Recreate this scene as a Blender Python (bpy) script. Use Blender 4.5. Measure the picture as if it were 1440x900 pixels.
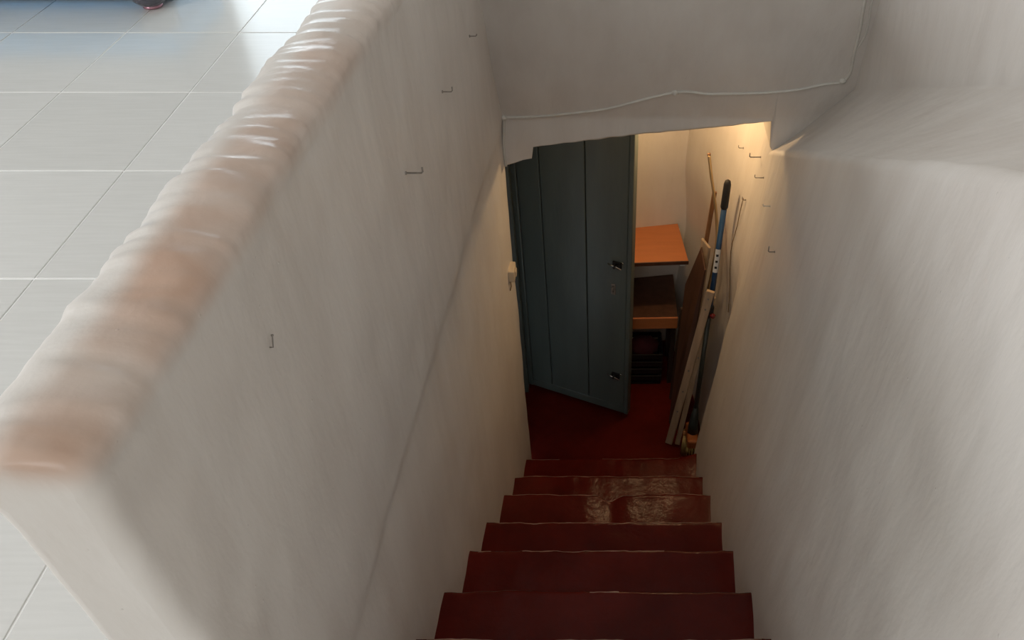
import bpy, bmesh, math, random
from mathutils import Vector, noise
random.seed(7)
for o in list(bpy.data.objects):
    bpy.data.objects.remove(o)
S = bpy.context.scene
C = S.collection

# ------------------------------------------------------------------ camera
cam_d = bpy.data.cameras.new('camera')
cam = bpy.data.objects.new('camera', cam_d); C.objects.link(cam)
PITCH = math.atan(1020 / 1150)
cam.location = (0, 0, 1.33)
cam.rotation_euler = (math.pi / 2 - PITCH, 0, 0)
cam_d.sensor_width = 36
cam_d.lens = 1150 / 1440 * 36
cam_d.shift_x = -130 / 1440
cam_d.clip_start = 0.02
S.camera = cam

# ------------------------------------------------------------------ world, lights, exposure
W = bpy.data.worlds.new('world'); S.world = W; W.use_nodes = True
bg = W.node_tree.nodes['Background']
bg.inputs[0].default_value = (0.74, 0.87, 1.0, 1); bg.inputs[1].default_value = 1.0

def area(name, loc, rot, sx, sy, power, col):
    d = bpy.data.lights.new(name, 'AREA'); d.shape = 'RECTANGLE'; d.size = sx; d.size_y = sy
    d.energy = power; d.color = col
    o = bpy.data.objects.new(name, d); C.objects.link(o)
    o.location = loc; o.rotation_euler = rot
    return o
R90 = math.pi / 2
# daylight through the room's windows, all out of the picture: the glazed door mirrored in the floor tiles,
# the side window that glints on the parapet, the window behind that lights the header
area('window_far_offscreen', (-1.63, 5.12, 1.1), (-R90, 0, 0), 1.36, 1.9, 15, (0.84, 0.95, 1.0))
area('window_left_offscreen', (-4.1, 0.7, 1.45), (0, -R90, 0), 1.3, 1.9, 66, (0.95, 0.97, 1.0))
area('window_rear_offscreen', (-1.2, -2.42, 1.65), (R90, 0, 0), 2.2, 1.1, 16, (1.0, 0.97, 0.92))
S.view_settings.view_transform = 'Standard'
S.view_settings.look = 'None'
S.view_settings.gamma = 1
S.view_settings.use_curve_mapping = False
S.view_settings.exposure = 0.40

# ------------------------------------------------------------------ materials
def newmat(name):
    m = bpy.data.materials.new(name); m.use_nodes = True
    nt = m.node_tree; b = nt.nodes['Principled BSDF']
    return m, nt, b
def N(nt, typ, **kw):
    n = nt.nodes.new(typ)
    for k, v in kw.items():
        if k in n.inputs: n.inputs[k].default_value = v
        else: setattr(n, k, v)
    return n
def coords(nt, scale=(1, 1, 1), space='Object'):
    tc = N(nt, 'ShaderNodeTexCoord'); mp = N(nt, 'ShaderNodeMapping')
    mp.inputs['Scale'].default_value = scale
    nt.links.new(tc.outputs[space], mp.inputs['Vector'])
    return mp.outputs[0]
def ramp(nt, src, stops):
    r = N(nt, 'ShaderNodeValToRGB'); e = r.color_ramp.elements
    while len(e) < len(stops): e.new(0.5)
    for el, (p, c) in zip(e, stops):
        el.position = p; el.color = (*c, 1) if len(c) == 3 else c
    nt.links.new(src, r.inputs[0]); return r.outputs[0]
def simple(name, col, rough=0.5, metal=0.0, var=0.12, scale=12, stretch=(1, 1, 1), bump=0.0, bscale=40, coat=0.0):
    m, nt, b = newmat(name)
    v = coords(nt, stretch)
    n = N(nt, 'ShaderNodeTexNoise', Scale=scale, Detail=5.0)
    nt.links.new(v, n.inputs['Vector'])
    lo = tuple(max(0, c * (1 - var)) for c in col); hi = tuple(min(1, c * (1 + var)) for c in col)
    nt.links.new(ramp(nt, n.outputs[0], [(0.3, lo), (0.7, hi)]), b.inputs['Base Color'])
    b.inputs['Roughness'].default_value = rough; b.inputs['Metallic'].default_value = metal
    b.inputs['Coat Weight'].default_value = coat
    if bump:
        n2 = N(nt, 'ShaderNodeTexNoise', Scale=bscale, Detail=4.0); nt.links.new(v, n2.inputs['Vector'])
        bp = N(nt, 'ShaderNodeBump', Strength=bump, Distance=0.01)
        nt.links.new(n2.outputs[0], bp.inputs['Height']); nt.links.new(bp.outputs[0], b.inputs['Normal'])
    return m

def plaster(name, base, warm, rough=0.45, cap=False):
    """old oil-painted lime plaster: vertical brush streaks, pits, blotchy yellowing"""
    m, nt, b = newmat(name)
    lk = nt.links.new
    big = N(nt, 'ShaderNodeTexNoise', Scale=2.2, Detail=4.0, Roughness=0.6)
    lk(coords(nt), big.inputs['Vector'])
    streak = N(nt, 'ShaderNodeTexNoise', Scale=9.0, Detail=5.0, Roughness=0.6)
    lk(coords(nt, (1, 1, 0.14)), streak.inputs['Vector'])
    mixv = N(nt, 'ShaderNodeMath', operation='MULTIPLY_ADD'); mixv.inputs[1].default_value = 0.5
    lk(streak.outputs[0], mixv.inputs[0])
    half = N(nt, 'ShaderNodeMath', operation='MULTIPLY'); half.inputs[1].default_value = 0.5
    lk(big.outputs[0], half.inputs[0]); lk(half.outputs[0], mixv.inputs[2])
    col = ramp(nt, mixv.outputs[0], [(0.34, warm), (0.62, base)])
    rgh = rough
    if cap:
        # yellow-pink blotches on top of the parapet, fainter towards the header
        tc = N(nt, 'ShaderNodeTexCoord'); sep = N(nt, 'ShaderNodeSeparateXYZ'); lk(tc.outputs['Object'], sep.inputs[0])
        mr = N(nt, 'ShaderNodeMapRange', interpolation_type='SMOOTHSTEP'); mr.inputs[1].default_value = 0.755; mr.inputs[2].default_value = 0.80
        lk(sep.outputs[2], mr.inputs[0])
        # distance across the wall, following its slight skew
        ma = N(nt, 'ShaderNodeMath', operation='MULTIPLY_ADD'); ma.inputs[1].default_value = -0.045
        lk(sep.outputs[1], ma.inputs[0]); lk(sep.outputs[0], ma.inputs[2])
        mx = N(nt, 'ShaderNodeMapRange', interpolation_type='SMOOTHSTEP'); mx.inputs[1].default_value = -0.545; mx.inputs[2].default_value = -0.50
        lk(ma.outputs[0], mx.inputs[0])
        my = N(nt, 'ShaderNodeMapRange', interpolation_type='SMOOTHSTEP'); my.inputs[1].default_value = 1.7; my.inputs[2].default_value = 0.8
        my.inputs[3].default_value = 0.12; my.inputs[4].default_value = 1.0
        lk(sep.outputs[1], my.inputs[0])
        wn = N(nt, 'ShaderNodeTexNoise', Scale=7.0, Detail=3.0); lk(coords(nt, (0.6, 1, 1)), wn.inputs['Vector'])
        wr = ramp(nt, wn.outputs[0], [(0.30, (0.35,) * 3), (0.6, (1, 1, 1))])
        p1 = N(nt, 'ShaderNodeMath', operation='MULTIPLY'); lk(mr.outputs[0], p1.inputs[0]); lk(mx.outputs[0], p1.inputs[1])
        p2 = N(nt, 'ShaderNodeMath', operation='MULTIPLY'); lk(p1.outputs[0], p2.inputs[0]); lk(wr, p2.inputs[1])
        p3 = N(nt, 'ShaderNodeMath', operation='MULTIPLY'); lk(p2.outputs[0], p3.inputs[0]); lk(my.outputs[0], p3.inputs[1])
        mix = N(nt, 'ShaderNodeMix', data_type='RGBA')
        lk(p3.outputs[0], mix.inputs[0]); lk(col, mix.inputs[6])
        mix.inputs[7].default_value = (0.50, 0.335, 0.25, 1)
        col = mix.outputs[2]
        rr = N(nt, 'ShaderNodeMapRange'); rr.inputs[3].default_value = rough; rr.inputs[4].default_value = 0.31
        lk(mr.outputs[0], rr.inputs[0]); lk(rr.outputs[0], b.inputs['Roughness'])
    else:
        b.inputs['Roughness'].default_value = rgh
    lk(col, b.inputs['Base Color'])
    # relief
    n1 = N(nt, 'ShaderNodeTexNoise', Scale=13.0, Detail=5.0, Roughness=0.5); lk(coords(nt, (1, 1, 0.45)), n1.inputs['Vector'])
    n2 = N(nt, 'ShaderNodeTexVoronoi', Scale=26.0); lk(coords(nt), n2.inputs['Vector'])
    pit = ramp(nt, n2.outputs[0], [(0.0, (1, 1, 1)), (0.06, (0, 0, 0))])
    ad = N(nt, 'ShaderNodeMath', operation='MULTIPLY_ADD'); ad.inputs[1].default_value = 0.16
    lk(pit, ad.inputs[0]); lk(n1.outputs[0], ad.inputs[2])
    bp = N(nt, 'ShaderNodeBump', Strength=0.42, Distance=0.012)
    lk(ad.outputs[0], bp.inputs['Height']); lk(bp.outputs[0], b.inputs['Normal'])
    return m

M = {}
M['plaster_parapet'] = plaster('painted plaster of the parapet', (0.70, 0.665, 0.625), (0.61, 0.565, 0.52), cap=True)
M['plaster'] = plaster('painted plaster', (0.70, 0.665, 0.625), (0.61, 0.565, 0.52))
M['ceiling'] = simple('white ceiling paint', (0.82, 0.81, 0.78), 0.9, var=0.02)
M['grout'] = simple('pale grout', (0.88, 0.87, 0.85), 0.5, var=0.03)
M['cable'] = simple('painted cable', (0.62, 0.60, 0.55), 0.5, var=0.08, bump=0.3, bscale=60)
M['steel'] = simple('dull steel', (0.26, 0.235, 0.21), 0.5, 0.3, var=0.3, scale=60)
M['chrome'] = simple('bright steel', (0.70, 0.68, 0.64), 0.22, 1.0, var=0.1)
M['black_iron'] = simple('black iron', (0.012, 0.012, 0.012), 0.45, 0.3, var=0.3)
M['black_rubber'] = simple('black rubber grip', (0.014, 0.013, 0.014), 0.6, var=0.2)
M['teal'] = simple('blue-grey oil paint', (0.102, 0.121, 0.108), 0.38, var=0.10, scale=4, stretch=(3, 3, 0.5), bump=0.12, bscale=25)
M['orange_board'] = simple('orange-brown laminate', (0.50, 0.175, 0.06), 0.45, var=0.08, scale=10, stretch=(0.4, 4, 4))
M['brown_board'] = simple('dark brown board', (0.075, 0.032, 0.018), 0.5, var=0.25, scale=8, stretch=(4, 4, 0.4))
M['dark_wood'] = simple('dark stained wood', (0.05, 0.03, 0.02), 0.55, var=0.3, scale=10, stretch=(4, 4, 0.4))
M['mid_wood'] = simple('brown wood', (0.22, 0.10, 0.04), 0.45, var=0.25, scale=10, stretch=(5, 5, 0.5))
M['pale_wood'] = simple('pale wood', (0.44, 0.32, 0.21), 0.5, var=0.15, scale=9, stretch=(6, 6, 0.5))
M['brass_tube'] = simple('tarnished tube', (0.50, 0.36, 0.19), 0.28, 0.9, var=0.15)
M['blue_plastic'] = simple('blue painted tube', (0.013, 0.055, 0.135), 0.32, var=0.08)
M['red_plastic'] = simple('red plastic collar', (0.20, 0.012, 0.012), 0.35, var=0.1)
M['dark_tube'] = simple('dark grey-green tube', (0.022, 0.028, 0.026), 0.4, var=0.15)
M['orange_plastic'] = simple('orange broom head', (0.38, 0.11, 0.025), 0.5, var=0.1)
M['bristle'] = simple('straw bristles', (0.46, 0.34, 0.13), 0.7, var=0.25, scale=80)
M['dark_bristle'] = simple('dark bristles', (0.03, 0.022, 0.015), 0.7, var=0.2)
M['sticker'] = simple('white sticker', (0.70, 0.70, 0.68), 0.5, var=0.04)
M['cream_plastic'] = simple('cream switch plastic', (0.66, 0.55, 0.40), 0.35, var=0.04)
M['string'] = simple('brown string', (0.24, 0.15, 0.07), 0.8, var=0.2, scale=90)
M['blue_cloth'] = simple('blue upholstery', (0.05, 0.42, 0.80), 0.6, var=0.1, bump=0.2, bscale=300)
M['pale_cloth'] = simple('pale grey upholstery', (0.5, 0.5, 0.48), 0.8, var=0.05, bump=0.2, bscale=300)
M['bun_foot'] = simple('dark lacquered foot', (0.060, 0.055, 0.070), 0.2, var=0.2, coat=0.5)
M['foot_ring'] = simple('rosy metal ring', (0.42, 0.22, 0.26), 0.25, 0.7, var=0.1)
M['crate'] = simple('black crate', (0.012, 0.011, 0.011), 0.5, var=0.2)
M['red_cloth'] = simple('dark red cloth', (0.10, 0.012, 0.016), 0.85, var=0.25)
M['white_paint'] = simple('white joinery paint', (0.78, 0.78, 0.76), 0.35, var=0.03)
M['socket'] = simple('brown bakelite', (0.05, 0.02, 0.01), 0.35, var=0.1)

def mat_stairs(name, col):
    m, nt, b = newmat(name); lk = nt.links.new
    v = coords(nt)
    n = N(nt, 'ShaderNodeTexNoise', Scale=5.0, Detail=6.0, Roughness=0.65); lk(v, n.inputs['Vector'])
    lk(ramp(nt, n.outputs[0], [(0.3, tuple(c * 0.72 for c in col)), (0.7, tuple(c * 1.2 for c in col))]), b.inputs['Base Color'])
    b.inputs['Roughness'].default_value = 0.19
    b.inputs['Specular IOR Level'].default_value = 0.11
    n2 = N(nt, 'ShaderNodeTexNoise', Scale=55.0, Detail=5.0, Roughness=0.6); lk(v, n2.inputs['Vector'])
    n3 = N(nt, 'ShaderNodeTexNoise', Scale=9.0, Detail=3.0); lk(v, n3.inputs['Vector'])
    ad = N(nt, 'ShaderNodeMath', operation='MULTIPLY_ADD'); ad.inputs[1].default_value = 2.5
    lk(n3.outputs[0], ad.inputs[0]); lk(n2.outputs[0], ad.inputs[2])
    bp = N(nt, 'ShaderNodeBump', Strength=0.22, Distance=0.006)
    lk(ad.outputs[0], bp.inputs['Height']); lk(bp.outputs[0], b.inputs['Normal'])
    return m
M['stair_paint'] = mat_stairs('oxblood floor paint', (0.092, 0.0085, 0.0055))

def mat_tile():
    m, nt, b = newmat('glazed pale grey tile'); lk = nt.links.new
    oi = N(nt, 'ShaderNodeObjectInfo')
    n = N(nt, 'ShaderNodeTexNoise', Scale=14.0, Detail=4.0); lk(coords(nt, (0.35, 6, 1)), n.inputs['Vector'])
    ad = N(nt, 'ShaderNodeMath', operation='MULTIPLY_ADD'); ad.inputs[1].default_value = 0.25
    lk(oi.outputs['Random'], ad.inputs[0]); lk(n.outputs[0], ad.inputs[2])
    lk(ramp(nt, ad.outputs[0], [(0.3, (0.53, 0.52, 0.495)), (0.9, (0.59, 0.58, 0.555))]), b.inputs['Base Color'])
    b.inputs['Roughness'].default_value = 0.16
    bp = N(nt, 'ShaderNodeBump', Strength=0.015, Distance=0.004)
    lk(n.outputs[0], bp.inputs['Height']); lk(bp.outputs[0], b.inputs['Normal'])
    return m
M['tile'] = mat_tile()
def mat_glass():
    m, nt, b = newmat('window glass')
    out = nt.nodes['Material Output']; tr = N(nt, 'ShaderNodeBsdfTransparent'); gl = N(nt, 'ShaderNodeBsdfGlossy', Roughness=0.03)
    mx = N(nt, 'ShaderNodeMixShader'); mx.inputs[0].default_value = 0.08
    nt.links.new(tr.outputs[0], mx.inputs[1]); nt.links.new(gl.outputs[0], mx.inputs[2]); nt.links.new(mx.outputs[0], out.inputs[0])
    return m
M['glass'] = mat_glass()
def mat_bulb():
    m, nt, b = newmat('lit lamp glass')
    b.inputs['Emission Color'].default_value = (1.0, 0.62, 0.28, 1); b.inputs['Emission Strength'].default_value = 14
    return m
M['bulb'] = mat_bulb()
M['wear_glint_edge'] = simple('nosing wear and painted glint', (0.36, 0.22, 0.17), 0.4, var=0.3, scale=50)

# ------------------------------------------------------------------ helpers
def link(name, me, mat, parent=None, smooth=False):
    me.materials.append(M[mat] if isinstance(mat, str) else mat)
    if smooth:
        for p in me.polygons: p.use_smooth = True
    o = bpy.data.objects.new(name, me); C.objects.link(o)
    if parent: o.parent = parent
    return o
def from_bm(name, bm, mat, parent=None, smooth=False):
    bmesh.ops.recalc_face_normals(bm, faces=bm.faces[:])
    me = bpy.data.meshes.new(name); bm.to_mesh(me); bm.free()
    return link(name, me, mat, parent, smooth)
def pyd(name, v, f, mat, parent=None, smooth=False):
    me = bpy.data.meshes.new(name); me.from_pydata(v, [], f); me.update()
    return link(name, me, mat, parent, smooth)
def empty(name, loc=(0, 0, 0), rz=0):
    o = bpy.data.objects.new(name, None); C.objects.link(o); o.location = loc; o.rotation_euler = (0, 0, rz); o.empty_display_size = 0.05
    return o
def tag(o, label=None, cat=None, group=None, kind=None):
    if label: o['label'] = label
    if cat: o['category'] = cat
    if group: o['group'] = group
    if kind: o['kind'] = kind
    return o
def bm_box(bm, lo, hi, mtx=None):
    vs = [bm.verts.new((x, y, z)) for x in (lo[0], hi[0]) for y in (lo[1], hi[1]) for z in (lo[2], hi[2])]
    for f in ((0, 1, 3, 2), (4, 6, 7, 5), (0, 4, 5, 1), (2, 3, 7, 6), (0, 2, 6, 4), (1, 5, 7, 3)):
        bm.faces.new([vs[i] for i in f])
    if mtx: bmesh.ops.transform(bm, matrix=mtx, verts=vs)
    return vs
def box(name, lo, hi, mat, parent=None, bevel=0.0, seg=2):
    bm = bmesh.new(); bm_box(bm, lo, hi)
    if bevel: bmesh.ops.bevel(bm, geom=bm.edges[:], offset=bevel, segments=seg, affect='EDGES', profile=0.5)
    return from_bm(name, bm, mat, parent)
def bm_tube(bm, pts, radii, n=10, caps=True):
    pts = [Vector(p) for p in pts]
    if not isinstance(radii, (list, tuple)): radii = [radii] * len(pts)
    rings = []; up = None
    for i, p in enumerate(pts):
        d = (pts[min(i + 1, len(pts) - 1)] - pts[max(i - 1, 0)]).normalized()
        if up is None: up = Vector((0, 0, 1)) if abs(d.z) < 0.9 else Vector((1, 0, 0))
        a = d.cross(up).normalized(); b = a.cross(d).normalized(); up = b
        rings.append([bm.verts.new(p + (a * math.cos(k * 2 * math.pi / n) + b * math.sin(k * 2 * math.pi / n)) * radii[i]) for k in range(n)])
    for r0, r1 in zip(rings, rings[1:]):
        for k in range(n): bm.faces.new((r0[k], r0[(k + 1) % n], r1[(k + 1) % n], r1[k]))
    if caps:
        bm.faces.new(rings[0][::-1]); bm.faces.new(rings[-1])
def tube(name, pts, radii, mat, parent=None, n=10):
    bm = bmesh.new(); bm_tube(bm, pts, radii, n)
    return from_bm(name, bm, mat, parent, smooth=True)
def beam(name, a, b, w, t, mat, parent=None, side=(1, 0, 0), bevel=0.002, round_top=False):
    """a board from a to b: w wide along `side`, t thick"""
    a = Vector(a); b = Vector(b); d = (b - a); L = d.length; d.normalize()
    s = Vector(side); s = (s - d * s.dot(d)).normalized(); nrm = d.cross(s)
    bm = bmesh.new(); vs = bm_box(bm, (-w / 2, -t / 2, 0), (w / 2, t / 2, L))
    if bevel: bmesh.ops.bevel(bm, geom=bm.edges[:], offset=bevel, segments=2, affect='EDGES', profile=0.5)
    for v in bm.verts: v.co = a + s * v.co.x + nrm * v.co.y + d * v.co.z
    return from_bm(name, bm, mat, parent)
def lathe(name, prof, mat, parent=None, n=32, loc=(0, 0, 0)):
    bm = bmesh.new(); rings = []
    for r, z in prof:
        rings.append([bm.verts.new((loc[0] + r * math.cos(k * 2 * math.pi / n), loc[1] + r * math.sin(k * 2 * math.pi / n), loc[2] + z)) for k in range(n)])
    for r0, r1 in zip(rings, rings[1:]):
        for k in range(n): bm.faces.new((r0[k], r0[(k + 1) % n], r1[(k + 1) % n], r1[k]))
    bm.faces.new(rings[0][::-1]); bm.faces.new(rings[-1])
    return from_bm(name, bm, mat, parent, smooth=True)
def grid(name, rows, mat, parent=None, close_ends=False, flip=False, smooth=True, skip=None):
    """rows: list of equally long point lists"""
    nc = len(rows[0]); v = [p for r in rows for p in r]; f = []
    for i in range(len(rows) - 1):
        for j in range(nc - 1):
            q = (i * nc + j, i * nc + j + 1, (i + 1) * nc + j + 1, (i + 1) * nc + j)
            if skip and skip([sum(v[k][a] for k in q) / 4 for a in range(3)]): continue
            f.append(q[::-1] if flip else q)
    if close_ends:
        f.append(tuple(range(nc))); f.append(tuple(range((len(rows) - 1) * nc, len(rows) * nc))[::-1])
    o = pyd(name, v, f, mat, parent, smooth)
    if close_ends:
        ek = set()
        for p in o.data.polygons[-2:]:
            p.use_smooth = False; ek.update(p.edge_keys)
        for e in o.data.edges:
            if e.key in ek: e.use_edge_sharp = True
    return o
def lerp(a, b, t): return a + (b - a) * t
def sst(a, b, x):
    t = min(1, max(0, (x - a) / (b - a))); return t * t * (3 - 2 * t)
def nz(x, y, z, s=1.0): return noise.noise(Vector((x * s, y * s, z * s)))
def lin(a, b, n): return [a + (b - a) * i / (n - 1) for i in range(n)]
def wob(x, y, z, amp=0.004):
    return amp * (1.2 * nz(x, y, z, 2.3) + 0.6 * nz(x + 5, y, z, 6.0) + 0.28 * nz(x, y + 9, z * 0.6, 17.0))

# ================================================================== THE SETTING
# ---- left wall of the stairwell: parapet above the floor, retaining wall below
def xl(Y): return -0.4475 + 0.045 * Y
def left_profile(Y):
    pts = []
    for z in lin(-1.85, 0.0, 60): pts.append((-0.006, z))
    for z in lin(0.012, 0.055, 5): pts.append((lerp(-0.006, 0.0, sst(0.0, 0.055, z)), z))
    for z in lin(0.07, 0.745, 42): pts.append((0.0, z))
    pts += [(0.0, 0.754), (0.0, 0.760), (0.0, 0.765)]
    n = 22
    for k in range(n + 1):
        a = math.pi * k / n
        pts.append((lerp(0.0, -0.126, (1 - math.cos(a)) / 2), 0.771 + 0.036 * math.sin(a) ** 0.62 if 0 < k < n else 0.771))
    pts += [(-0.122, 0.755), (-0.114, 0.735)]
    for z in lin(0.70, -0.03, 20): pts.append((-0.108, z))
    return pts
rows = []
def left_row(Y, inset=0.0):
    r = []
    for dx, z in left_profile(Y):
        k = sst(0.74, 0.78, z)                       # on the cap
        c = -0.055
        x = c + (dx - c) * (1 - inset / 0.055)
        zz = z - inset * 0.8 * k
        d = wob(dx * 0.5, Y, z, 0.0055)
        rip = k * (0.0022 * nz(dx * 14, Y * 75, 9.3) + 0.0045 * nz(dx * 9, Y * 42, 3.1) + 0.0045 * nz(dx * 16, Y * 19, 7.7) + 0.004 * nz(dx * 5, Y * 8, 2.2))
        side = 1 if dx > -0.05 else -1
        crack = (-0.0016 * max(0, nz(0.2, Y, 2.0, 7.0) + 0.25) * math.exp(-((z - 0.757) / 0.006) ** 2) + 0.004 * nz(0.7, Y, 0.4, 11.0) * math.exp(-((z - 0.765) / 0.035) ** 2)) * (1 if dx > -0.02 else 0)
        topw = 0.012 * nz(0.3, Y, 1.7, 3.1) * k
        edge = 0.006 * nz(1.3, Y * 1.0, z, 14.0) * sst(0.60, 0.40, Y)
        r.append((xl(Y) + x + side * (d * (1 - 0.6 * k) + crack) + edge + 0.5 * side * rip * abs(dx + .055) / .06, Y, zz + rip + topw))
    return r
for a in lin(90, 0, 7)[:-1]:
    s_ = math.radians(a); rows.append(left_row(0.440 - 0.020 * math.sin(s_), 0.020 * (1 - math.cos(s_))))
for Y in lin(0.44, 2.44, 320): rows.append(left_row(Y))
wl = grid('wall_left', rows, 'plaster_parapet', close_ends=True, flip=True)
tag(wl, kind='structure')

# ---- right wall: battered face, sloping ledge, upper wall
def xr_base(Y): return 0.34 + 0.03 * Y
def z_ledge(Y): return 1.288 - 0.555 * Y
def x_ledge(Y): return 0.40 + 0.0675 * Y
def z_stair(Y): return 0.33 - 0.81 * Y
def x_right(Y, z):
    Yc = min(Y, 2.45)
    zs = max(z_stair(Yc), -1.62); zt = z_ledge(Yc)
    f = (z - zs) / (zt - zs)
    x = lerp(xr_base(Y), x_ledge(Yc), max(-0.15, min(1.25, f)))
    if Y > 2.6: x -= 0.3 * (Y - 2.6) ** 2
    x += 0.065 * sst(2.40, 2.47, Y) * sst(-0.55, -1.05, z)
    return x + wob(2.0, Y, z, 0.0045)
rows = []
for Y in lin(-0.30, 2.47, 170):
    zt = z_ledge(Y); r = []
    for z in lin(-1.85, zt - 0.03, 80) + [zt - 0.024, zt - 0.020]: r.append((x_right(Y, z), Y, z))
    xe = x_right(Y, zt - 0.02)
    r.append((xe + 0.003, Y, zt - 0.008 + 0.003 * nz(Y, 1, 1, 20))); r.append((xe + 0.012, Y, zt + 0.001 + 0.003 * nz(Y, 1, 4, 20)))
    zo = 1.3525 - 0.493 * Y
    for t in [0.012, 0.024] + lin(0.06, 1.0, 16):
        x = lerp(xe + 0.012, 0.785, t)
        r.append((x, Y, lerp(zt + 0.001, zo, t ** 1.15) + wob(x, Y, 4.0, 0.005)))
    for t in lin(0.04, 1.0, 40):
        z = lerp(zo, 2.5, t)
        r.append((0.785 + 0.012 * math.exp(-t * 30) * 0 - 0.07 * (1 - math.exp(-(z - zo) * 1.2)) + wob(1.0, Y, z, 0.004), Y, z))
    rows.append(r)
wr = grid('wall_right', rows, 'plaster')
tag(wr, kind='structure')
rows = []
for Y in lin(2.45, 3.62, 80):
    rows.append([(x_right(Y, z) + 0.002 * sst(2.47, 2.45, Y), Y, z) for z in lin(-1.85, 0.24, 90)])
wc = grid('wall_right_cellar', rows, 'plaster'); tag(wc, kind='structure')

# ---- back wall above the opening (header), leaning slightly towards the stairs
def yb(z):
    return 2.44 - 0.354 * max(0.0, min(z, 0.72) - 0.05)
HEAD = [(-0.62, -0.16), (-0.36, -0.14), (-0.335, -0.132), (-0.278, -0.111), (-0.247, -0.105), (-0.240, -0.061), (-0.119, -0.045), (0.118, -0.013), (0.352, 0.010), (0.548, 0.034), (0.556, -0.06), (0.60, -0.12), (0.90, -0.12)]
def zh(x):
    for (x0, z0), (x1, z1) in zip(HEAD, HEAD[1:]):
        if x0 <= x <= x1: return lerp(z0, z1, (x - x0) / (x1 - x0)) + 0.003 * nz(x, 0, 0, 25)
    return HEAD[0][1] if x < 0 else HEAD[-1][1]
xs = sorted(set(lin(-0.62, 0.90, 130) + [h[0] for h in HEAD]))
rows = []
for x in xs:
    r = [(x, 2.62, zh(x) + 0.01)]
    zb = zh(x)
    r.append((x, 2.46, zb + 0.002)); r.append((x, yb(zb) + 0.006, zb)); 
    for z in [lerp(zb + 0.006, 2.5, t ** 1.5) for t in lin(0, 1, 90)]:
        bulge = -0.05 * sst(0.45, 0.8, x) * sst(0.3, 0.0, z) * 0
        r.append((x, yb(z) + bulge + wob(x, 0, z, 0.005), z))
    rows.append(r)
wb = grid('wall_back', rows, 'plaster', flip=True); tag(wb, kind='structure')
# solid behind the header, and the upper walls of the room
o = box('wall_back_core', (-0.60, 2.46, 0.06), (0.95, 2.62, 2.5), 'plaster'); tag(o, kind='structure')

# ---- cellar shell
def back_row(z):
    out = []
    for x in lin(-0.62, 0.62, 70):
        out.append((x, 3.235 + 0.20 * (x - 0.0) + wob(x, 3.0, z, 0.005), z))
    return out
o = grid('wall_cellar_back', [back_row(z) for z in lin(-1.85, 0.24, 70)], 'plaster', flip=True); tag(o, kind='structure')
o = box('wall_cellar_left', (-0.62, 2.445, -1.85), (-0.455, 3.3, 0.24), 'plaster', bevel=0.004); tag(o, kind='structure')
o = box('ceiling_cellar', (-0.62, 2.60, 0.20), (0.75, 3.6, 0.30), 'plaster', bevel=0.003); tag(o, kind='structure')
fl_r = []
for Y in lin(2.22, 3.55, 60):
    fl_r.append([(x, Y, -1.745 + 0.004 * nz(x, Y, 0, 5)) for x in lin(-0.62, 0.75, 60)])
o = grid('floor_cellar', fl_r, 'stair_paint', flip=True); tag(o, kind='structure')

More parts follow.
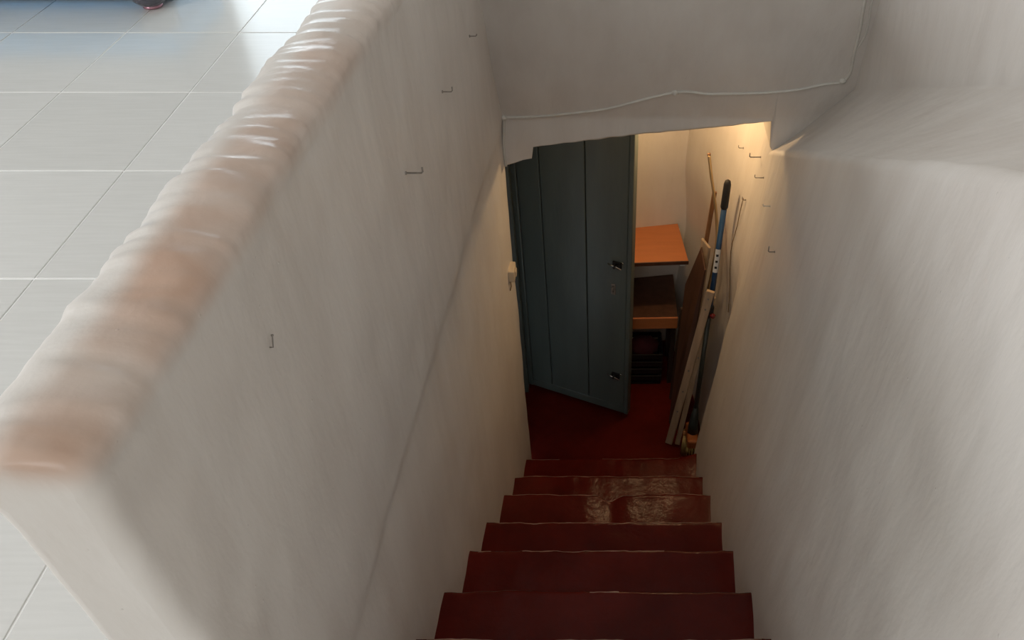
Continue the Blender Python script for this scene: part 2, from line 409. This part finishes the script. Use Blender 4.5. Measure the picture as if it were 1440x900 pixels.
# ---- staircase: nine painted masonry steps
NOS = [(0.400, 0.0), (0.640, -0.195), (0.883, -0.385), (1.102, -0.563), (1.350, -0.764), (1.567, -0.939), (1.843, -1.163), (2.060, -1.338), (2.324, -1.552)]
stair = empty('staircase', (0, 0.4, -1.745))
tag(stair, 'steep flight of oxblood painted masonry steps leading down', kind='structure')
for k, (Yk, zk) in enumerate(NOS):
    if k == 0: continue
    Yp = NOS[k - 1][0]
    rows = []; crest = []
    x0 = xl(Yk) - 0.02; x1 = xr_base(Yk) + 0.035
    for x in lin(x0, x1, 90):
        e = 0.006 * nz(x, k * 3.1, 0, 5) + 0.004 * nz(x, k * 2.3, 0, 16) + 0.002 * nz(x, k, 0, 45)
        ze = 0.004 * nz(x, k * 1.7, 5, 4) + 0.0025 * nz(x, k, 5, 18) + 0.006 * (x if k == 8 else 0)
        if k == 6: 
            e -= 0.022 * math.exp(-((x - 0.02) / 0.028) ** 2); ze -= 0.008 * math.exp(-((x - 0.02) / 0.05) ** 2)
        if k == 8: 
            e += 0.02 * sst(0.30, 0.42, x); ze += 0.012 * sst(0.30, 0.42, x)
        if k == 7:
            ze += 0.006 * nz(x, 2, 8, 9)
        Ye = Yk + e; r = []; crest.append((x, Ye - 0.4, zk + ze + 1.745))
        for y in lin(Yp - 0.03, Ye - 0.018, 14):
            dip = -0.004 * math.exp(-((x) / 0.2) ** 2)
            r.append((x, y, zk + ze * sst(Yp, Ye, y) + dip * 0.5 + 0.003 * nz(x, y, k, 9)))
        zt = zk + ze
        for a in lin(90, 0, 6)[1:]:
            ar = math.radians(a); r.append((x, Ye - 0.016 + 0.016 * math.cos(ar), zt - 0.016 + 0.016 * math.sin(ar)))
        r.append((x, Ye - 0.006, zt - 0.06)); r.append((x, Ye - 0.014, zk - 0.26)); r.append((x, Yp - 0.03, zk - 0.26))
        rows.append([(p[0], p[1] - 0.4, p[2] + 1.745) for p in r])
    st_ = grid('step', rows, 'stair_paint', stair, flip=True)
    # broken pale runs on nosings: worn paint low down, glints painted on middle steps
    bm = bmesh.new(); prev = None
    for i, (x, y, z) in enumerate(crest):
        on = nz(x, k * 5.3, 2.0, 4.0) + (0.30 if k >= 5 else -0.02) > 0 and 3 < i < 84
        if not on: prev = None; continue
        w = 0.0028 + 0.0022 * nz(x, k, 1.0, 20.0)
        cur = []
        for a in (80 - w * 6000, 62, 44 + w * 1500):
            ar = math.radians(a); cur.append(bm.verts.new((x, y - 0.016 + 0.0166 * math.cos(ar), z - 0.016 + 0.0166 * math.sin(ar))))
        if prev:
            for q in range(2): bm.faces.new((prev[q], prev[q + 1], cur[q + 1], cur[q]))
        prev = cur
    from_bm('wear_glint_edge', bm, 'wear_glint_edge', st_, True)

# ---- upper floor: slab with grout, tiles laid one by one
XC, YC, TX, TY = -1.021, 1.6625, 0.461, 0.532
floor = box('floor', (-4.2, -2.5, -0.16), (-0.50, 5.2, -0.0025), 'grout'); tag(floor, kind='structure')
o = box('floor_landing', (-0.50, -2.5, -0.16), (0.9, 0.36, -0.0025), 'grout'); tag(o, kind='structure'); landing = o
tile_cache = {}
def tile(x0, x1, y0, y1, parent):
    g = 0.0030
    gx = 0.0024
    w, d = round(x1 - x0 - 2 * gx, 4), round(y1 - y0 - 2 * g, 4)
    if (w, d) not in tile_cache:
        bm = bmesh.new(); bm_box(bm, (0, 0, -0.0026), (w, d, 0))
        bmesh.ops.bevel(bm, geom=[e for e in bm.edges if all(v.co.z > -0.001 for v in e.verts)], offset=0.0012, segments=1, affect='EDGES')
        bmesh.ops.recalc_face_normals(bm, faces=bm.faces[:])
        me = bpy.data.meshes.new('tile'); bm.to_mesh(me); bm.free(); me.materials.append(M['tile']); tile_cache[(w, d)] = me
    o = bpy.data.objects.new('tile', tile_cache[(w, d)]); C.objects.link(o); o.parent = parent
    o.location = (x0 + gx, y0 + g, random.uniform(-0.0002, 0.0002))
xe_ = [XC + TX * i for i in range(-7, 5)]; ye_ = [YC + TY * i for i in range(-8, 8)]
for xa, xb in zip(xe_, xe_[1:]):
    for ya, yb_ in zip(ye_, ye_[1:]):
        x0, x1, y0, y1 = max(xa, -4.2), min(xb, 0.78), max(ya, -2.5), min(yb_, 5.2)
        if x1 - x0 < 0.02 or y1 - y0 < 0.02: continue
        if y0 < 0.36:
            if x1 > -0.44 and y1 > 0.385: y1 = 0.385
            tile(x0, x1, y0, y1, floor if x0 < -0.6 else landing)
        else:
            x1 = min(x1, -0.50)
            if x1 - x0 > 0.02: tile(x0, x1, y0, y1, floor)

# ---- the upper room around the stairwell
def wall_with_hole(name, axis, at, lo, hi, hole, thick, mat):
    """wall in plane axis=at, between lo=(a0,z0) and hi=(a1,z1) with one rectangular hole (a0,a1,z0,z1)"""
    bm = bmesh.new(); ha0, ha1, hz0, hz1 = hole
    for (a0, a1, z0, z1) in ((lo[0], ha0, lo[1], hi[1]), (ha1, hi[0], lo[1], hi[1]), (ha0, ha1, lo[1], hz0), (ha0, ha1, hz1, hi[1])):
        if a1 - a0 < 1e-4 or z1 - z0 < 1e-4: continue
        if axis == 'y': bm_box(bm, (a0, at, z0), (a1, at + thick, z1))
        else: bm_box(bm, (at, a0, z0), (at + thick, a1, z1))
    o = from_bm(name, bm, mat); tag(o, kind='structure'); return o
def window(name, axis, at, hole, bars, mat='white_paint'):
    a0, a1, z0, z1 = hole
    w = empty(name, (0, 0, 0)); tag(w, kind='structure')
    def fr(nm, b0, b1, c0, c1, d0=-0.03, d1=0.03, m=mat):
        if axis == 'y': box(nm, (b0, at + d0, c0), (b1, at + d1, c1), m, w, 0.003 if m == mat else 0)
        else: box(nm, (at + d0, b0, c0), (at + d1, b1, c1), m, w, 0.003 if m == mat else 0)
    t = 0.06
    fr('jamb', a0, a0 + t, z0, z1); fr('jamb', a1 - t, a1, z0, z1)
    fr('head', a0 + t, a1 - t, z1 - t, z1); fr('sill', a0 + t, a1 - t, z0, z0 + t)
    edges = [a0 + t] + [lerp(a0, a1, (i + 1) / (bars + 1)) for i in range(bars)] + [a1 - t]
    for b in edges[1:-1]: fr('mullion', b - 0.025, b + 0.025, z0 + t, z1 - t)
    for i, (b, c) in enumerate(zip(edges, edges[1:])):
        fr('pane', b + (0.025 if i else 0), c - (0.025 if i < len(edges) - 2 else 0), z0 + t, z1 - t, -0.003, 0.003, 'glass')
wall_with_hole('wall_far', 'y', 5.2, (-4.2, -0.05), (0.95, 2.5), (-2.36, -0.90, 0.0, 2.1), 0.2, 'plaster')
window('window_1', 'y', 5.27, (-2.36, -0.90, 0.0, 2.1), 1)
wall_with_hole('wall_side', 'x', -4.4, (-2.7, -0.05), (5.4, 2.5), (-0.3, 1.7, 0.8, 2.1), 0.2, 'plaster')
window('window_2', 'x', -4.30, (-0.3, 1.7, 0.8, 2.1), 1)
wall_with_hole('wall_rear', 'y', -2.7, (-4.2, -0.05), (0.95, 2.5), (-2.35, -0.05, 1.05, 2.25), 0.2, 'plaster')
window('window_3', 'y', -2.6, (-2.35, -0.05, 1.05, 2.25), 2)
o = box('wall_right_rear', (0.70, -2.5, -0.05), (0.95, -0.28, 2.5), 'plaster'); tag(o, kind='structure')
o = box('wall_right_far', (-0.60, 2.62, 0.30), (-0.45, 5.2, 2.5), 'plaster'); tag(o, kind='structure')
o = box('ceiling', (-4.4, -2.7, 2.5), (0.95, 5.4, 2.62), 'ceiling'); tag(o, kind='structure')

# ---- planked door standing ajar at the foot of the stairs
HX, HY, FX, FY = -0.387, 2.960, 0.122, 2.745
DZ0, DZ1 = -1.718, 0.06
ang = math.atan2(FY - HY, FX - HX); DW = math.hypot(FX - HX, FY - HY)
door = empty('door_1', (HX, HY, DZ0), ang)
tag(door, 'blue-grey painted plank door standing ajar', kind='structure')
DH = DZ1 - DZ0
def dbox(name, x0, x1, y0, y1, z0, z1, mat, parent=None, bevel=0.0015):
    return box(name, (x0, y0, z0), (x1, y1, z1), mat, parent or door, bevel)
# local: x along the door from the hinge, -y towards the stairs
pl = [0.030, 0.25 * DW, 0.62 * DW, DW - 0.020]
for a, b in zip(pl, pl[1:]): dbox('plank', a + 0.002, b - 0.002, -0.016, 0.006, 0.045, DH - 0.05, 'teal', bevel=0.003)
dbox('backing_board', 0.004, DW - 0.004, 0.006, 0.018, 0.004, DH - 0.004, 'teal')
dbox('hinge_stile', 0.0, 0.030, -0.021, 0.012, 0.0, DH, 'teal', bevel=0.004)
dbox('closing_stile', DW - 0.021, DW, -0.021, 0.020, 0.0, DH, 'teal', bevel=0.004)
dbox('bottom_rail', 0.030, DW - 0.021, -0.018, 0.006, 0.0, 0.046, 'teal', bevel=0.003)
dbox('top_rail', 0.030, DW - 0.021, -0.018, 0.006, DH - 0.05, DH, 'teal', bevel=0.003)
for zz in (-0.800, -1.466):
    z = zz - DZ0; x = DW - 0.075
    p = dbox('bolt_plate', x - 0.012, x + 0.030, -0.024, -0.015, z - 0.016, z + 0.016, 'black_iron', bevel=0.002)
    p['label'] = 'black iron bolt plate'
    bm = bmesh.new(); bm_tube(bm, [(x - 0.028, -0.034, z + 0.008), (x + 0.034, -0.034, z - 0.008)], 0.0036, 8)
    from_bm('bolt_rod', bm, 'chrome', p, True)
    bm = bmesh.new(); bm_tube(bm, [(x + 0.004, -0.018, z), (x + 0.004, -0.044, z)], 0.006, 8); from_bm('bolt_knob', bm, 'black_iron', p, True)
    bm = bmesh.new(); bm_tube(bm, [(x + 0.036, -0.0205, z + 0.02), (x + 0.036, -0.026, z + 0.02)], 0.004, 8); from_bm('screw', bm, 'chrome', p, True)
z = -0.94 - DZ0; x = DW - 0.083
kp = dbox('keyhole_plate', x - 0.011, x + 0.011, -0.0195, -0.014, z - 0.030, z + 0.030, 'black_iron', bevel=0.004)
kp.data.materials[0] = M['steel']
bm = bmesh.new(); bm_tube(bm, [(x, -0.019, z - 0.012), (x, -0.027, z - 0.010), (x, -0.030, z + 0.012), (x, -0.019, z + 0.016)], 0.004, 8); from_bm('pull', bm, 'steel', kp, True)
# frame post that carries the hinges
fp = empty('trim_1', (0, 0, 0)); tag(fp, kind='structure')
box('frame_post', (-0.456, 2.905, -1.75), (-0.390, 2.990, 0.22), 'teal', fp, 0.004)
box('frame_board', (-0.456, 2.60, -1.75), (-0.425, 2.906, 0.22), 'teal', fp, 0.004)

# ================================================================== THINGS
# ---- screw hooks in the walls
def hook(base, d, label, length=0.030, rise=0.012, droop=0.0, r=0.0013):
    """an L-shaped screw hook: collar against the wall, shank, upturned tip"""
    b = Vector(base); d = Vector(d)
    t = empty('screw_hook', base); tag(t, label, 'hook', 'screw hooks left in the stairwell walls')
    bm = bmesh.new(); tip = d * length + Vector((0, 0, -droop))
    bm_tube(bm, [d * -0.006, d * (length * 0.6) + Vector((0, 0, -droop * .5)), tip - d * 0.003, tip + Vector((0, 0, 0.003)), tip + Vector((0, 0, rise))], r, 8)
    from_bm('shank', bm, 'steel', t, True)
    bm = bmesh.new(); bm_tube(bm, [d * -0.003, d * 0.002], 0.0035, 10); from_bm('collar', bm, 'steel', t, True)
    return t
def lw(Y, z): return (xl(Y) + wob(0.0, Y, z, 0.0055), Y, z)
hook(lw(2.100, 0.463), (1, 0, 0), 'small steel screw hook in parapet wall, closest to the header', 0.020, 0.006)
hook(lw(1.732, 0.486), (1, 0, 0), 'steel screw hook in parapet wall, middle one of three', 0.024, 0.012)
hook(lw(1.374, 0.492), (1, 0, 0), 'long steel screw hook in parapet wall, farthest from the header', 0.034, 0.012, r=0.0019)
def rw(Y, z): return (x_right(Y, z), Y, z)
HK = [((2.801, -0.267), 0.020, 0.012, 'small steel screw hook deep in the yellowed wall beyond the header'),
      ((2.549, -0.160), 0.040, 0.016, 'long steel screw hook in yellowed wall level with the header corner'),
      ((2.446, -0.181), 0.032, 0.012, 'steel screw hook right below the longest hook on the yellowed wall'),
      ((2.616, -0.383), 0.014, 0.014, 'short steel screw hook with a string hanging from it'),
      ((2.208, -0.140), 0.024, 0.008, 'paint-covered screw hook on right stairwell wall'),
      ((1.924, -0.110), 0.020, 0.020, 'thick screw hook on right stairwell wall, lowest over the steps')]
for i, ((Y, z), ln, rs, lb) in enumerate(HK):
    h = hook(rw(Y, z), (-1, 0, 0), lb, ln, rs, r=0.002 if i in (1, 5) else 0.0015)
    if i == 4:
        for c in h.children: c.data.materials[0] = M['cable']
# a bent nail in the parapet
Y, z = 0.738, 0.634
n_ = empty('bent_nail', lw(Y, z)); tag(n_, 'thin bent nail sticking out of parapet below the pinkish cap', 'nail')
bm = bmesh.new(); bm_tube(bm, [(-0.005, 0, -0.004), (0.004, 0, -0.004), (0.006, 0.004, 0.012)], 0.0010, 6); from_bm('shank', bm, 'steel', n_, True)
bm = bmesh.new(); bm_tube(bm, [(0.006, 0.004, 0.0118), (0.0062, 0.0042, 0.0132)], 0.0018, 8); from_bm('head', bm, 'steel', n_, True)

# ---- painted-over cable on the header
cab = empty('cable_run', (0.222, 2.40, 0.157)); tag(cab, 'painted-over electric cable clipped along the header above the doorway', 'cable')
def onb(x, z, off=0.0015):
    return (x - 0.222, yb(z) + wob(x, 0, z, 0.005) - off - 2.40, z - 0.157)
def smoothpath(pts, n=6):
    out = []
    for i in range(len(pts) - 1):
        p0 = pts[max(i - 1, 0)]; p1 = pts[i]; p2 = pts[i + 1]; p3 = pts[min(i + 2, len(pts) - 1)]
        for k in range(n):
            t = k / n
            out.append(tuple(0.5 * ((2 * p1[j]) + (-p0[j] + p2[j]) * t + (2 * p0[j] - 5 * p1[j] + 4 * p2[j] - p3[j]) * t * t + (-p0[j] + 3 * p1[j] - 3 * p2[j] + p3[j]) * t ** 3) for j in range(len(p1))))
    out.append(pts[-1]); return out
CP = [(-0.329, 0.052), (-0.209, 0.058), (-0.053, 0.077), (0.027, 0.095), (0.222, 0.157), (0.337, 0.152), (0.470, 0.157), (0.580, 0.166), (0.686, 0.192), (0.735, 0.200), (0.752, 0.234), (0.744, 0.303), (0.735, 0.396), (0.722, 0.489), (0.70, 0.75), (0.68, 1.3)]
tube('flex', [onb(x, z) for x, z in smoothpath(CP)], 0.0048, 'cable', cab, 8)
CP2 = [(0.745, 0.32), (0.757, 0.37), (0.752, 0.43), (0.742, 0.489), (0.718, 0.75), (0.70, 1.3)]
tube('flex', [onb(x, z, 0.001) for x, z in smoothpath(CP2)], 0.0035, 'cable', cab, 8)
CP3 = [(-0.329, 0.052), (-0.333, 0.0), (-0.338, -0.06), (-0.336, -0.128)]
tube('flex', [onb(x, z) for x, z in smoothpath(CP3)], 0.005, 'cable', cab, 8)
for x, z in ((-0.329, 0.052), (0.222, 0.157), (0.737, 0.205)):
    c = Vector(onb(x, z, 0.004)); bm = bmesh.new()
    bmesh.ops.create_icosphere(bm, subdivisions=2, radius=0.0095)
    for v in bm.verts: v.co = Vector((v.co.x * 1.2, v.co.y * 0.8, v.co.z)) + c
    from_bm('clip', bm, 'cable', cab, True)

# ---- cream switch on the end of the left wall
sw = empty('light_switch', (xl(2.36) - 0.012, 2.36, -0.53)); tag(sw, 'small cream surface switch on left wall beside the doorway', 'switch')
box('housing', (0.0, -0.030, -0.024), (0.026, 0.036, 0.024), 'cream_plastic', sw, 0.004)
box('rocker', (0.0255, -0.012, -0.012), (0.031, 0.016, 0.012), 'cream_plastic', sw, 0.002)
bm = bmesh.new(); bm_tube(bm, [(0.010, -0.029, -0.020), (0.011, -0.031, -0.040), (0.006, -0.031, -0.060)], 0.0022, 6); from_bm('lead_wire', bm, 'string', sw, True)

# ---- shelves in the cellar corner
sh = empty('wall_shelf', (0.05, 2.98, -0.985)); tag(sh, 'orange-brown laminate shelf board on yellowed cellar wall', 'shelf')
def plate(name, quad, z0, z1, mat, parent, org):
    bm = bmesh.new()
    b = [bm.verts.new((x - org[0], y - org[1], z0 - org[2])) for x, y in quad]; t = [bm.verts.new((x - org[0], y - org[1], z1 - org[2])) for x, y in quad]
    bm.faces.new(b[::-1]); bm.faces.new(t)
    n = len(quad)
    for i in range(n): bm.faces.new((b[i], b[(i + 1) % n], t[(i + 1) % n], t[i]))
    bmesh.ops.bevel(bm, geom=bm.edges[:], offset=0.0015, segments=1, affect='EDGES')
    return from_bm(name, bm, mat, parent)
org = (0.05, 2.98, -0.985)
plate('board', [(-0.10, 2.972), (0.387, 3.002), (0.358, 3.300), (-0.10, 3.225)], -0.985, -0.967, 'orange_board', sh, org)
plate('edge_strip', [(-0.10, 2.967), (0.389, 2.997), (0.389, 3.002), (-0.10, 2.972)], -0.987, -0.966, 'brown_board', sh, org)
box('bracket', (0.300, 0.030, -0.020), (0.327, 0.130, 0.0), 'white_paint', sh, 0.002)
box('bracket', (0.300, 0.130, -0.090), (0.318, 0.305, 0.0), 'white_paint', sh, 0.002)
sh2 = empty('low_shelf', (0.05, 2.95, -1.33)); tag(sh2, 'dark brown low shelf with a lighter front edge, under the orange board', 'shelf')
org = (0.05, 2.95, -1.33)
plate('board', [(-0.10, 2.945), (0.352, 2.958), (0.352, 3.290), (-0.10, 3.225)], -1.322, -1.275, 'brown_board', sh2, org)
plate('front_edge', [(-0.10, 2.935), (0.354, 2.948), (0.354, 2.958), (-0.10, 2.945)], -1.340, -1.272, 'orange_board', sh2, org)
for x in (-0.06, 0.325):
    box('leg', (x - 0.05 - 0.0, 0.02, -0.415), (x - 0.05 + 0.025, 0.05, 0.008), 'dark_wood', sh2, 0.002)
    box('leg', (x - 0.05 - 0.0, 0.22, -0.415), (x - 0.05 + 0.025, 0.25, 0.008), 'dark_wood', sh2, 0.002)
# black crate with dark red cloth under the low shelf
cr = empty('storage_crate', (0.215, 3.04, -1.745)); tag(cr, 'black slatted crate on the floor under the low shelf', 'crate')
box('base', (-0.11, -0.075, 0.0), (0.075, 0.09, 0.012), 'crate', cr, 0.002)
for x in (-0.11, 0.063):
    for y in (-0.075, 0.078): box('post', (x, y, 0.0), (x + 0.012, y + 0.012, 0.22), 'crate', cr, 0.001)
for i in range(4):
    z = 0.03 + i * 0.05
    box('slat', (-0.112, -0.079, z), (0.077, -0.073, z + 0.034), 'crate', cr, 0.001)
    box('slat', (-0.112, 0.088, z), (0.077, 0.094, z + 0.034), 'crate', cr, 0.001)
    box('slat', (0.074, -0.072, z), (0.080, 0.088, z + 0.034), 'crate', cr, 0.001)
    box('slat', (-0.115, -0.072, z), (-0.109, 0.088, z + 0.034), 'crate', cr, 0.001)
bm = bmesh.new(); bmesh.ops.create_icosphere(bm, subdivisions=3, radius=1)
for v in bm.verts:
    k = 1 + 0.25 * noise.noise(v.co * 2.2)
    v.co = Vector((v.co.x * 0.075 * k - 0.018, v.co.y * 0.06 * k + 0.006, v.co.z * 0.06 * k + 0.19))
for v in bm.verts: v.co += Vector((0.215, 3.04, -1.745))
o = from_bm('red_cloth', bm, 'red_cloth', None, True); tag(o, 'crumpled dark red cloth lying in the black crate', 'cloth')

# ---- telescopic broom leaning on the right wall
FZ = -1.743
b0 = Vector((0.418, 2.552, FZ + 0.11)); b1 = Vector((0.478, 2.725, -0.362))
br = empty('telescopic_broom', (0.416, 2.54, FZ)); tag(br, 'blue telescopic broom with black grip leaning on right wall', 'broom')
def bl(t): return lerp(b0, b1, t) - Vector((0.416, 2.54, FZ))
tube('grip', [bl(0.905), bl(0.91), bl(0.985), bl(0.996), bl(1.0)], [0.0135, 0.0155, 0.0145, 0.011, 0.004], 'black_rubber', br, 14)
tube('upper_tube', [bl(0.53), bl(0.91)], 0.0115, 'blue_plastic', br, 14)
c = tube('clamp_collar', [bl(0.505), bl(0.51), bl(0.545), bl(0.55)], [0.014, 0.018, 0.018, 0.014], 'black_rubber', br, 14)
q = bl(0.515); tube('clamp_knob', [q + Vector((0.008, -0.010, 0.004)), q + Vector((0.018, -0.022, 0.004))], 0.011, 'red_plastic', c, 14)
tube('lower_tube', [bl(0.0), bl(0.51)], 0.0105, 'dark_tube', br, 14)
bm = bmesh.new(); pa, pb = bl(0.68), bl(0.765); ax = (pb - pa).normalized()
s1 = Vector((1, 0, 0)); s1 = (s1 - ax * s1.dot(ax)).normalized(); s2 = ax.cross(s1)
prev = None
for k in range(9):
    a = math.radians(200 + 120 * k / 8); off = (s1 * math.cos(a) + s2 * math.sin(a)) * 0.0119
    if off.y > 0 and False: pass
    v0 = bm.verts.new(pa + off); v1 = bm.verts.new(pb + off)
    if prev: bm.faces.new((prev[0], v0, v1, prev[1]))
    prev = (v0, v1)
st = from_bm('sticker', bm, 'sticker', br, True); st['label'] = 'white printed sticker'
for k in range(3):      # printed lines on the sticker
    bm = bmesh.new(); t0 = 0.695 + 0.022 * k; prev = None
    for j in range(5):
        a = math.radians(235 + 50 * j / 4); off = (s1 * math.cos(a) + s2 * math.sin(a)) * 0.0122
        v0 = bm.verts.new(bl(t0) + off); v1 = bm.verts.new(bl(t0 + 0.008) + off)
        if prev: bm.faces.new((prev[0], v0, v1, prev[1]))
        prev = (v0, v1)
    from_bm('print_bar', bm, 'black_rubber', st)
tube('socket', [bl(0.0) - Vector((0, 0.0, 0.012)), bl(0.02), bl(0.11)], [0.026, 0.024, 0.012], 'dark_tube', br, 14)
hd = box('head', (-0.026, -0.055, 0.052), (0.026, 0.075, 0.104), 'orange_plastic', br, 0.010, 3)
bm = bmesh.new(); rnd = random.Random(3)
for i in range(9):
    for j in range(5):
        x = lerp(-0.021, 0.021, j / 4); y = lerp(-0.050, 0.070, i / 8)
        sp = 1.0 + rnd.uniform(-0.1, 0.25)
        bm_tube(bm, [(x, y, 0.056), (x * sp * 1.1, y * sp, 0.028), (x * sp * 1.25 + rnd.uniform(-.004, .004), y * sp * 1.04, 0.001)], [0.0034, 0.0036, 0.002], 5)
o = from_bm('bristles', bm, 'bristle', hd, True); o['kind'] = 'stuff'
# straw whisk brush behind it
wk = empty('hand_brush', (0.376, 2.500, FZ)); tag(wk, 'pale straw hand brush standing beside broom head', 'brush')
bm = bmesh.new()
for i in range(22):
    a = i * 2.4; rr = 0.010 * math.sqrt(i / 22)
    x, y = rr * math.cos(a), rr * math.sin(a)
    bm_tube(bm, [(x * 0.5, y * 0.5 + 0.02, 0.115), (x * 1.0, y + 0.008, 0.06), (x * 1.6, y * 1.8, 0.0)], [0.0018, 0.002, 0.0012], 5)
o = from_bm('straw', bm, 'bristle', wk, True); o['kind'] = 'stuff'
tube('binding', [(0.0, 0.020, 0.100), (0.0, 0.026, 0.135)], [0.009, 0.007], 'mid_wood', wk, 10)

# ---- pale screw-holed slats leaning together
def slat(a, b, label, screws, w=0.028, t=0.016, side=(1, 0, 0), mat='pale_wood'):
    a = Vector(a); b = Vector(b)
    o = empty('wooden_batten', a); tag(o, label, 'slat')
    beam('board', (0, 0, 0), b - a, w, t, mat, o, side)
    d = (b - a).normalized(); s = Vector(side); s = (s - d * s.dot(d)).normalized(); n = d.cross(s)
    if n.y > 0: n = -n
    for f in screws:
        p = (b - a) * f + n * (t / 2)
        bm = bmesh.new(); bm_tube(bm, [p - n * 0.001, p + n * 0.0025], 0.0042, 8); from_bm('screw', bm, 'steel', o, True)
    return o
slat((0.312, 2.565, FZ + 0.004), (0.4425, 2.628, -0.840), 'pale wooden slat leaning against right wall, outer one of the pair', (0.24, 0.38, 0.52, 0.9, 0.96), 0.034, 0.018, (1, -0.35, 0))
slat((0.352, 2.560, FZ + 0.004), (0.4675, 2.700, -0.932), 'pale wooden slat squeezed between another slat and the broom', (0.62, 0.85), 0.024, 0.018, (1, -0.2, 0))

# ---- dark panel, pale board, brown stick, bent tube behind the broom
def lean(name, label, cat, quad, thick, mat):
    """a flat panel: four corner points in order, given thickness"""
    q = [Vector(p) for p in quad]; n = (q[1] - q[0]).cross(q[-1] - q[0]).normalized() * thick
    o = q[0].copy(); bm = bmesh.new()
    f = [bm.verts.new(p - o) for p in q]; b = [bm.verts.new(p + n - o) for p in q]
    bm.faces.new(f); bm.faces.new(b[::-1]); m = len(q)
    for i in range(m): bm.faces.new((f[i], b[i], b[(i + 1) % m], f[(i + 1) % m]))
    bmesh.ops.bevel(bm, geom=bm.edges[:], offset=min(0.002, thick * 0.2), segments=1, affect='EDGES')
    ob = from_bm(name, bm, mat); ob.location = o; tag(ob, label, cat); return ob
lean('wooden_sheet', 'dark brown panel leaning upright between shelf and broom', 'panel',
     [(0.325, 2.700, FZ), (0.375, 2.640, FZ), (0.425, 2.690, -0.775), (0.414, 2.790, -0.730), (0.368, 2.850, -0.98)], 0.010, 'brown_board')
lean('pale_board', 'narrow pale board standing behind the dark brown panel', 'board',
     [(0.372, 2.780, FZ), (0.400, 2.740, FZ), (0.452, 2.790, -0.735), (0.420, 2.835, -0.715)], 0.012, 'pale_wood')
lean('dark_plank', 'blackish plank standing upright beside the low shelf', 'plank',
     [(0.340, 2.870, FZ), (0.365, 2.835, FZ), (0.395, 2.890, -1.19), (0.368, 2.925, -1.18)], 0.014, 'dark_wood')
o = beam('brown_stick', (0, 0, 0), Vector((0.452, 2.858, -0.502)) - Vector((0.374, 2.815, FZ)), 0.018, 0.014, 'mid_wood'); o.location = (0.374, 2.815, FZ)
tag(o, 'brown wooden stick leaning up to the bent metal tube', 'stick')
tp = [(0.418, 2.880, -0.345), (0.430, 2.850, -0.42), (0.446, 2.822, -0.50), (0.462, 2.790, -0.60), (0.466, 2.755, -0.70), (0.446, 2.715, -0.90), (0.395, 2.690, -1.40), (0.380, 2.690, FZ + 0.006)]
bt = empty('bent_tube', tp[-1]); tag(bt, 'thin tarnished metal tube bent near the top, behind the broom', 'tube')
pp = smoothpath([tuple(a - b for a, b in zip(p, tp[-1])) for p in tp])
tube('tube', pp, 0.0062, 'brass_tube', bt, 10)
tube('end_cap', [pp[0], tuple(2 * a - b for a, b in zip(pp[0], pp[1]))], [0.0072, 0.0068], 'mid_wood', bt, 10)

# ---- string hanging from a hook
h0 = rw(2.616, -0.383)
sp = []
for i in range(14):
    t = i / 13; Y = lerp(2.61, 2.64, t) ; z = lerp(-0.372, -0.98, t)
    sp.append((x_right(Y, z) - lerp(0.013, 0.004, min(1, t * 4)) + 0.0 , Y + 0.03 * math.sin(t * 2.6), z))
o0 = Vector(sp[0]); o = tube('hanging_string', [Vector(p) - o0 for p in sp], 0.0018, 'string', None, 6); o.location = o0
tag(o, 'thin brown string hanging down yellowed wall from a hook', 'string')

# ---- blue bench beyond the parapet: only the tip of its front foot reaches into view
bn = empty('blue_bench', (-2.6, 3.75, 0)); tag(bn, 'blue upholstered bench on dark rounded feet on the tiled floor', 'bench')
box('seat_base', (-0.75, -0.27, 0.085), (0.74, 0.27, 0.20), 'blue_cloth', bn, 0.02, 3)
box('valance', (-0.73, -0.145, 0.008), (0.72, 0.25, 0.09), 'blue_cloth', bn, 0.006)
box('cushion', (-0.74, -0.27, 0.20), (0.73, 0.27, 0.32), 'pale_cloth', bn, 0.04, 4)
for sx in (-1, 1):
    for sy in (-1, 1):
        x, y = sx * 0.655, sy * 0.215
        f = lathe('foot', [(0.040, 0.012), (0.052, 0.020), (0.070, 0.036), (0.079, 0.056), (0.076, 0.078), (0.060, 0.098)], 'bun_foot', bn, 32, (x, y, 0))
        lathe('foot_ring', [(0.034, 0.0), (0.040, 0.003), (0.041, 0.010), (0.038, 0.014)], 'foot_ring', f, 32, (x, y, 0))

# ---- bare bulb under the cellar ceiling, hidden from the stairs by the header
LX, LY, LZ = 0.24, 2.80, 0.055
lp = empty('cellar_lamp', (LX, LY, 0.20)); tag(lp, 'bare warm bulb hanging from the cellar ceiling behind the header', 'lamp')
lathe('ceiling_rose', [(0.035, -0.014), (0.038, -0.004), (0.036, 0.001)], 'socket', lp, 24)
tube('flex', [(0, 0, -0.012), (0, 0, -0.06)], 0.003, 'socket', lp, 8)
lathe('bulb_holder', [(0.017, -0.105), (0.019, -0.085), (0.016, -0.065), (0.008, -0.055)], 'socket', lp, 20)
lathe('bulb', [(0.004, -0.178), (0.018, -0.172), (0.027, -0.155), (0.027, -0.138), (0.018, -0.118), (0.014, -0.100)], 'bulb', lp, 20)
d = bpy.data.lights.new('bulb_light', 'POINT'); d.energy = 6.0; d.color = (1.0, 0.66, 0.33); d.shadow_soft_size = 0.03
o = bpy.data.objects.new('bulb_light', d); C.objects.link(o); o.parent = lp; o.location = (0, 0, -0.215)
